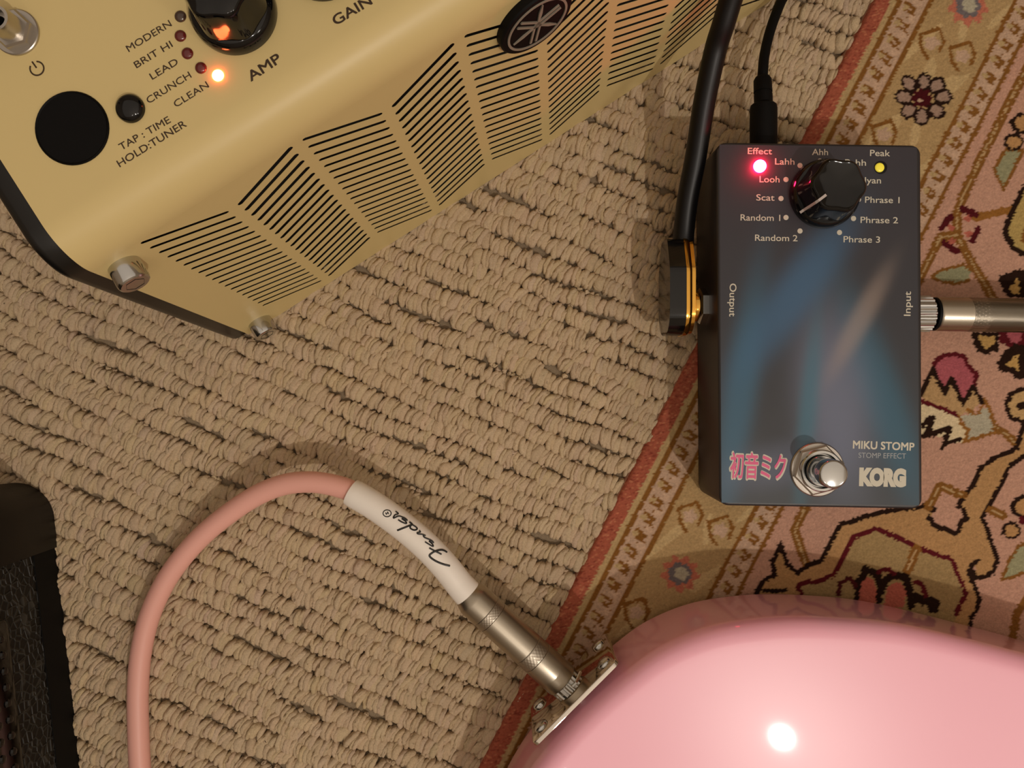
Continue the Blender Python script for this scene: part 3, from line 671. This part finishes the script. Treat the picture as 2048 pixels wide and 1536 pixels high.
# ------------------------------------------------------------------ black patch cable with flat gold plug
def patch_cable():
    r = root('patch_cable', 'black patch cable with flat gold-trimmed plug left of the pedal', 'cable', (P(1365, 570, .02).x, P(0, 570, .02).y, .006))
    x0, x1 = P(1339, 0, .032).x, P(1372, 0, .032).x; x2 = P(1384, 0, .032).x; x3 = P(1391, 0, .032).x
    yt, yb = P(0, 472, .032).y, P(0, 668, .032).y; zc, h = .0215, .0115
    def slab(name, xa, xb, grow, m, label=None):
        cy = (yt+yb)/2
        pts = [Vector((xa, yt+grow, zc+.006)), Vector((xa, yt+grow, zc-.006)), Vector((xa, yt-.012, zc-h-grow)), Vector((xa, yb-grow, zc-h-grow)), Vector((xa, yb-grow, zc+h+grow)), Vector((xa, yt-.012, zc+h+grow))]
        bm = bmesh.new(); prism_bm(bm, round_poly(pts, [.003, .003, .006, .0095, .0095, .006], 6), (xb-xa, 0, 0), .0012 if xb-xa > .002 else 0)
        return from_bm(name, bm, m, r, label=label)
    slab('plug_case', x1, x0, 0, M['gloss'], 'glossy black flat plug case'); slab('gold_trim', x1, x1+.0022, .0003, M['gold'], 'gold trim plate')
    slab('gold_inner_case', x1+.0022, x3, -.0005, M['gold'], 'gold plug cover')
    lathe('plug_shoulder', (x3-.0002, yl, zc), (1, 0, 0), [(0, .0050), (.0012, .0058), (.0030, .0058), (.0034, .0045), (xl-x3-.0024, .0045)], M['gold'], r, 32)
    path = [(P(1366, 500, .0225)), P(1368, 462, .0235), P(1375, 400, .027), P(1392, 310, .033), P(1408, 208, .040), P(1430, 104, .047), P(1447, 48, .053), P(1463, -5, .058), P(1490, -90, .066), P(1530, -140, .072), P(1610, -160, .068), P(1720, -140, .035), P(1880, -150, .012), P(2060, -220, .009)]
    tube('cable_jacket', spline(path, 10), 0.0039, M['rubber'], r, 24, 'thick black cable')
patch_cable()
def power_cable():
    r = root('power_cable', 'thin black power cable plugged into the top of the pedal', 'cable', (P(1526, 200, .02).x, P(0, 200, .02).y, .0))
    y0 = PC[0].y; z = .0245; x = P(1527, 250, z).x
    ya = P(0, 205, z).y; yb2 = P(0, 155, z-.002).y
    lathe('plug_body', (x, y0-.0005, z), (0.0, 1, 0), [(0, .0050), (ya-y0-.002, .0050), (ya-y0-.0006, .0047), (ya-y0, .0040)], M['matt'], r, 32, label='stepped black plug body')
    lathe('strain_relief', (x, ya-.0005, z), (0, 1, -.12), [(0, .0034), (.0035, .0034), (.0036, .0031), (.0044, .0031), (.0045, .0034), (yb2-ya-.0008, .0033), (yb2-ya+.0004, .0026)], M['matt'], r, 28)
    path = [Vector((x, yb2-.002, z-.0015)), P(1526, 140, z-.002), P(1529, 110, .021), P(1538, 70, .0185), P(1552, 28, .0165), P(1569, -8, .014), P(1600, -35, .011), P(1680, -50, .0085), P(1850, -60, .0088), P(2060, -100, .009)]
    tube('cable_jacket', spline(path, 10), .0019, M['matt'], r, 18, 'thin black cable')
power_cable()
# ------------------------------------------------------------------ pink guitar
ZG0, ZG1 = .0075, .0475
def build_guitar():
    r = root('electric_guitar', 'glossy pink electric guitar body lying on the rug', 'guitar', (.20, -.20, .006))
    zs = .011
    px = [(1232, 1284), (1285, 1245), (1355, 1213), (1424, 1196), (1517, 1187), (1609, 1189), (1702, 1197), (1794, 1215), (1933, 1250), (2048, 1282), (2230, 1345), (2420, 1440), (2600, 1640), (2640, 1950), (2480, 2280), (2150, 2520),
          (1700, 2580), (1280, 2380), (1020, 2020), (968, 1720), (1000, 1570), (1034, 1498), (1068, 1448), (1105, 1404), (1150, 1356), (1195, 1315)]
    base = [P(x, y, zs) for x, y in px]
    for b in base: b.z = 0
    n = len(base); pts = []
    for i in range(n):
        a, b, c, d = base[i-1], base[i], base[(i+1) % n], base[(i+2) % n]
        for k in range(8):
            t = k/8; pts.append(.5*((2*b)+(c-a)*t+(2*a-5*b+4*c-d)*t*t+(3*b-a-3*c+d)*t**3))
    n = len(pts)
    for _ in range(3): pts = [(pts[i-1]+pts[i]*2+pts[(i+1) % n])/4 for i in range(n)]
    nor = []
    for i in range(n):
        t = (pts[(i+1) % n]-pts[i-1]).normalized(); nor.append(Vector((t.y, -t.x, 0)))
    area = sum(pts[i].x*pts[(i+1) % n].y-pts[(i+1) % n].x*pts[i].y for i in range(n)); s = 1 if area < 0 else -1   # inward
    nor = [v*s for v in nor]
    Rr = .0065; prof = []
    for k in range(9):
        a = math.pi/2*k/8; prof.append((.005*(1-math.sin(a)), ZG0+.005*(1-math.cos(a))))
    for k in range(15):
        a = math.pi/2*k/14; prof.append((Rr*(1-math.cos(a)), ZG1-Rr+Rr*math.sin(a)))
    for ins, dz in ((.0085, .00004), (.012, .00008), (.03, .0002), (.05, .0003)): prof.append((ins, ZG1+dz))
    bm = bmesh.new(); rings = [[bm.verts.new(pts[i]+nor[i]*d+Vector((0, 0, z))) for i in range(n)] for d, z in prof]
    for a, b in zip(rings, rings[1:]):
        for k in range(n): bm.faces.new((a[k], a[(k+1) % n], b[(k+1) % n], b[k]))
    bm.faces.new(rings[0]); bm.faces.new(rings[-1])
    from_bm('body', bm, M['pink'], r, angle=60, label='glossy pink lacquered body')
    # jack plate
    A = P(1070, 1491, .044); Bp = P(1237, 1324, .044); A.z = Bp.z = 0
    ex = (Bp-A).normalized(); nrm = Vector((-ex.y, ex.x, 0))
    if nrm.dot(Vector((-1, 1, 0))) < 0: nrm = -nrm
    z0, z1 = .0125, .0452
    q = [A+Vector((0, 0, z0)), Bp+Vector((0, 0, z0)), Bp+Vector((0, 0, z1)), A+Vector((0, 0, z1))]
    bm = bmesh.new(); prism_bm(bm, [v-nrm*.0002 for v in round_poly(q, .0022, 5)], nrm*.0016, .0004)
    pl = from_bm('jack_plate', bm, M['chrome'], r, label='square chrome jack plate')
    L = (Bp-A).length
    for f in (.115, .885):
        for zz in (.0180, .0385):
            o = A+ex*L*f+nrm*.0013+Vector((0, 0, zz))
            sc_ = lathe('plate_screw', o, nrm, [(0, .0028), (.0005, .0028)]+[(.0005+.0013*math.sin(math.pi/2*j/5), .0028*math.cos(math.pi/2*j/5)+1e-5) for j in range(1, 6)], M['steel'], pl, 24)
    jo = A+ex*L*.49+nrm*.001+Vector((0, 0, .0265))
    lathe('jack_nut', jo, nrm, [(0, .0062), (.0008, .0062), (.0011, .0058)], M['steel'], pl, 6, angle=20)
    lathe('jack_thread', jo, nrm, [(0, .0047)]+[(.0009+.0004*i, .0047 if i % 2 else .0043) for i in range(7)], M['brass'], pl, 32)
    return jo, nrm
JO, JN = build_guitar()
# ------------------------------------------------------------------ pink instrument cable
def build_cable():
    zc = .0265
    e0 = P(933, 1186, .0275); e1 = P(1126, 1363, zc)
    r = root('instrument_cable', 'pink cable with white sleeve plugged into the pink guitar', 'cable', (e0.x, e0.y, .004))
    ax = (e1-e0).normalized(); tot = (e1-e0).length; R = .00655
    barrel(e0, ax, R, [(tot*.205, tot*.275), (tot*.635, tot*.735)], r, tot)
    # knurled jack collar between barrel and plate
    gap = (JO-e1).dot(ax)
    rib = lambda rr, a, d, i: rr*(1+.04*(1 if int(a/(2*math.pi)*36) % 2 else -1)) if 0 < i < 3 else rr
    lathe('plug_collar', e1-ax*.0005, ax, [(0, .0056), (.0006, .0058), (max(gap*.55, .003), .0058), (max(gap*.6, .0034), .0052)], M['steel'], r, 72, rfun=rib, angle=20)
    lathe('plug_shaft', e1, ax, [(0, .0031), (max(gap, .004)+.004, .0031)], M['steel'], r, 24)
    s_px = [(941, 1193), (920, 1170), (893, 1136), (862, 1102), (826, 1069), (788, 1039), (745, 1009), (702, 984)]
    sz = [.0275, .0278, .0283, .0287, .0288, .0285, .0277, .0266]
    cen = spline([P(x, y, z) for (x, y), z in zip(s_px, sz)], 10)
    RS = .0052
    tube('printed_sleeve', cen, RS, M['white'], r, 40, 'glossy white heat shrink sleeve', rf=lambda t: RS*(1+.06*max(0, 1-t*6))*(1-.05*max(0, (t-.97)*30)))
    # cursive brand script that wraps the sleeve
    def on(px_, py_, lift=.00005):
        z = .033
        for _ in range(5):
            p = P(px_, py_, z); c = min(cen, key=lambda q: (q.xy-p.xy).length_squared)
            i = cen.index(c); t = (cen[min(i+1, len(cen)-1)]-cen[max(i-1, 0)]).normalized(); dd = (p-c); dd.z = 0; td = Vector((t.x, t.y, 0)).normalized()
            d = abs(dd.cross(td).z); z = c.z+math.sqrt(max((RS+lift)**2-d*d, 1e-8))
        return P(px_, py_, z)
    Zm = lambda pts: [(760+a/11.81, 1010+b/11.81) for a, b in pts]
    strokes = [([(1650, 1440), (1500, 1400), (1350, 1340), (1220, 1260), (1170, 1195), (1220, 1140), (1310, 1090), (1420, 1062), (1500, 1070), (1580, 1115)], 2.3),
               ([(1165, 1015), (1280, 1080), (1380, 1130), (1450, 1165)], 1.9), ([(1065, 870), (1150, 925), (1250, 980), (1240, 925), (1165, 855), (1215, 860), (1265, 890), (1230, 850), (1180, 820), (1050, 765), (1025, 715), (1075, 725), (1000, 695), (900, 685), (880, 655), (950, 640), (930, 600)], 1.7),
               ([(410, 600), (550, 545), (690, 490), (760, 460), (695, 400)], 2.2), ([(740, 450), (860, 530), (872, 575), (800, 592), (715, 545), (725, 485)], 1.8),
               ([(430, 350), (520, 405), (620, 440), (605, 385), (520, 325), (580, 330), (645, 365), (600, 320), (540, 290), (440, 262), (320, 310), (350, 240), (430, 205), (370, 150)], 1.7),
               ([(168+95*math.cos(t)+0, 197+80*math.sin(t)) for t in np.linspace(0, 6.283, 20)], 1.1), ([(130, 180), (160, 232)], 1.0), ([(175, 160), (205, 215)], 1.0), ([(135, 215), (200, 180)], 1.0)]
    bm = bmesh.new()
    for pts, wd_ in strokes:
        pp = spline([Vector((x, y, 0)) for x, y in Zm(pts)], 5); path = [on(p.x, p.y) for p in pp]
        tube_bm(bm, path, wd_*.00019*.5*1.7, 6)
    from_bm('sleeve_script', bm, M['script'], r, label='black cursive script')
    c_px = [(708, 987), (690, 977), (650, 967), (610, 964), (565, 970), (515, 990), (462, 1024), (408, 1068), (362, 1118), (326, 1172), (298, 1236), (282, 1305), (276, 1375), (276, 1445), (279, 1520), (286, 1620), (300, 1760)]
    cz = [.0268, .0262, .0250, .0235, .0215, .019, .0165, .0145, .013, .0118, .0105, .0095, .009, .009, .009, .009, .009]
    tube('cable_jacket', spline([P(x, y, z) for (x, y), z in zip(c_px, cz)], 12), .0040, M['cable'], r, 32, 'smooth pink cable jacket')
build_cable()
# ------------------------------------------------------------------ black cabinet with textured covering, lower left
def build_cabinet():
    c0 = P(108, 960, .004); a = math.radians(6.3)
    dy = Vector((math.sin(a), -math.cos(a), 0)); dx = Vector((-math.cos(a), -math.sin(a), 0))   # dy runs down the picture, dx to the left
    org = P(101, 958, .004); org.z = 0
    r = root('speaker_cabinet', 'black textured cabinet with rounded corner guard at the lower left', 'speaker cabinet', tuple(org+dy*.08+dx*.06+Vector((0, 0, .004))))
    Lh, Wd_, Ht = .20, .14, .15
    def outline(ins, rad): return round_poly([org+dx*ins+dy*ins, org+dx*(Wd_-ins)+dy*ins, org+dx*(Wd_-ins)+dy*(Lh-ins), org+dx*ins+dy*(Lh-ins)], rad, 10)
    def pr(name, ins, z0, z1, m, rad, bev=0, label=None):
        bm = bmesh.new(); prism_bm(bm, [v+Vector((0, 0, z0)) for v in outline(ins, rad)], (0, 0, z1-z0), bev); return from_bm(name, bm, m, r, label=label, angle=40)
    pr('bottom_edge', .0008, .004, .019, M['edge'], .0145, label='smooth black lower edge')
    pr('covered_shell', .0012, .0185, Ht, M['tolex'], .014, .004, 'black levant textured covering')
    # corner guard around the near vertical edge
    def guard(cn, d1, d2):
        g = []; rad = .0152; reach = .027
        base_pts = round_poly([cn+d1*reach, cn, cn+d2*reach], [.0001, rad, .0001], 12)[13:26]
        outp = [cn+d1*reach]+base_pts+[cn+d2*reach]
        bm = bmesh.new(); zs = [.0036, .0046, .046, .050]; rings = []
        for k, z in enumerate(zs):
            ins = .0008 if k in (0, 3) else -.0002
            cc = cn+(d1+d2)*.02
            rings.append([bm.verts.new(p+(cc-p).normalized()*ins+Vector((0, 0, z))) for p in outp]+[bm.verts.new(p+(cc-p).normalized()*(.0022)+Vector((0, 0, z))) for p in reversed(outp)])
        m_ = len(rings[0])
        for x, y in zip(rings, rings[1:]):
            for k in range(m_): bm.faces.new((x[k], x[(k+1) % m_], y[(k+1) % m_], y[k]))
        bm.faces.new(rings[0]); bm.faces.new(rings[-1])
        return from_bm('corner_guard', bm, M['guard'], r, label='rounded black plastic corner guard', angle=50)
    guard(org, dx, dy); guard(org+dy*Lh, dx, -dy)
    # glossy vent strip with small studs, higher on the side
    z0, z1 = .041, .075; s0, s1 = .045, .185
    q = [org+dy*s0+Vector((0, 0, z0)), org+dy*s1+Vector((0, 0, z0)), org+dy*s1+Vector((0, 0, z1)), org+dy*s0+Vector((0, 0, z1))]
    bm = bmesh.new(); prism_bm(bm, [v+dx*.0014 for v in round_poly(q, .003, 4)], -dx*.0022, .0005); v_ = from_bm('side_panel', bm, M['gloss'], r, label='glossy black side panel')
    bm = bmesh.new()
    for i in range(24):
        for j in range(5):
            o = org-dx*.0007+dy*(s0+.006+i*.0056)+Vector((0, 0, z0+.005+j*.006)); lathe_bm(bm, o, -dx, [(0, .0016), (.0008, .0012), (.001, .0005)], 8)
    from_bm('panel_studs', bm, M['gloss'], v_)['kind'] = 'stuff'
build_cabinet()
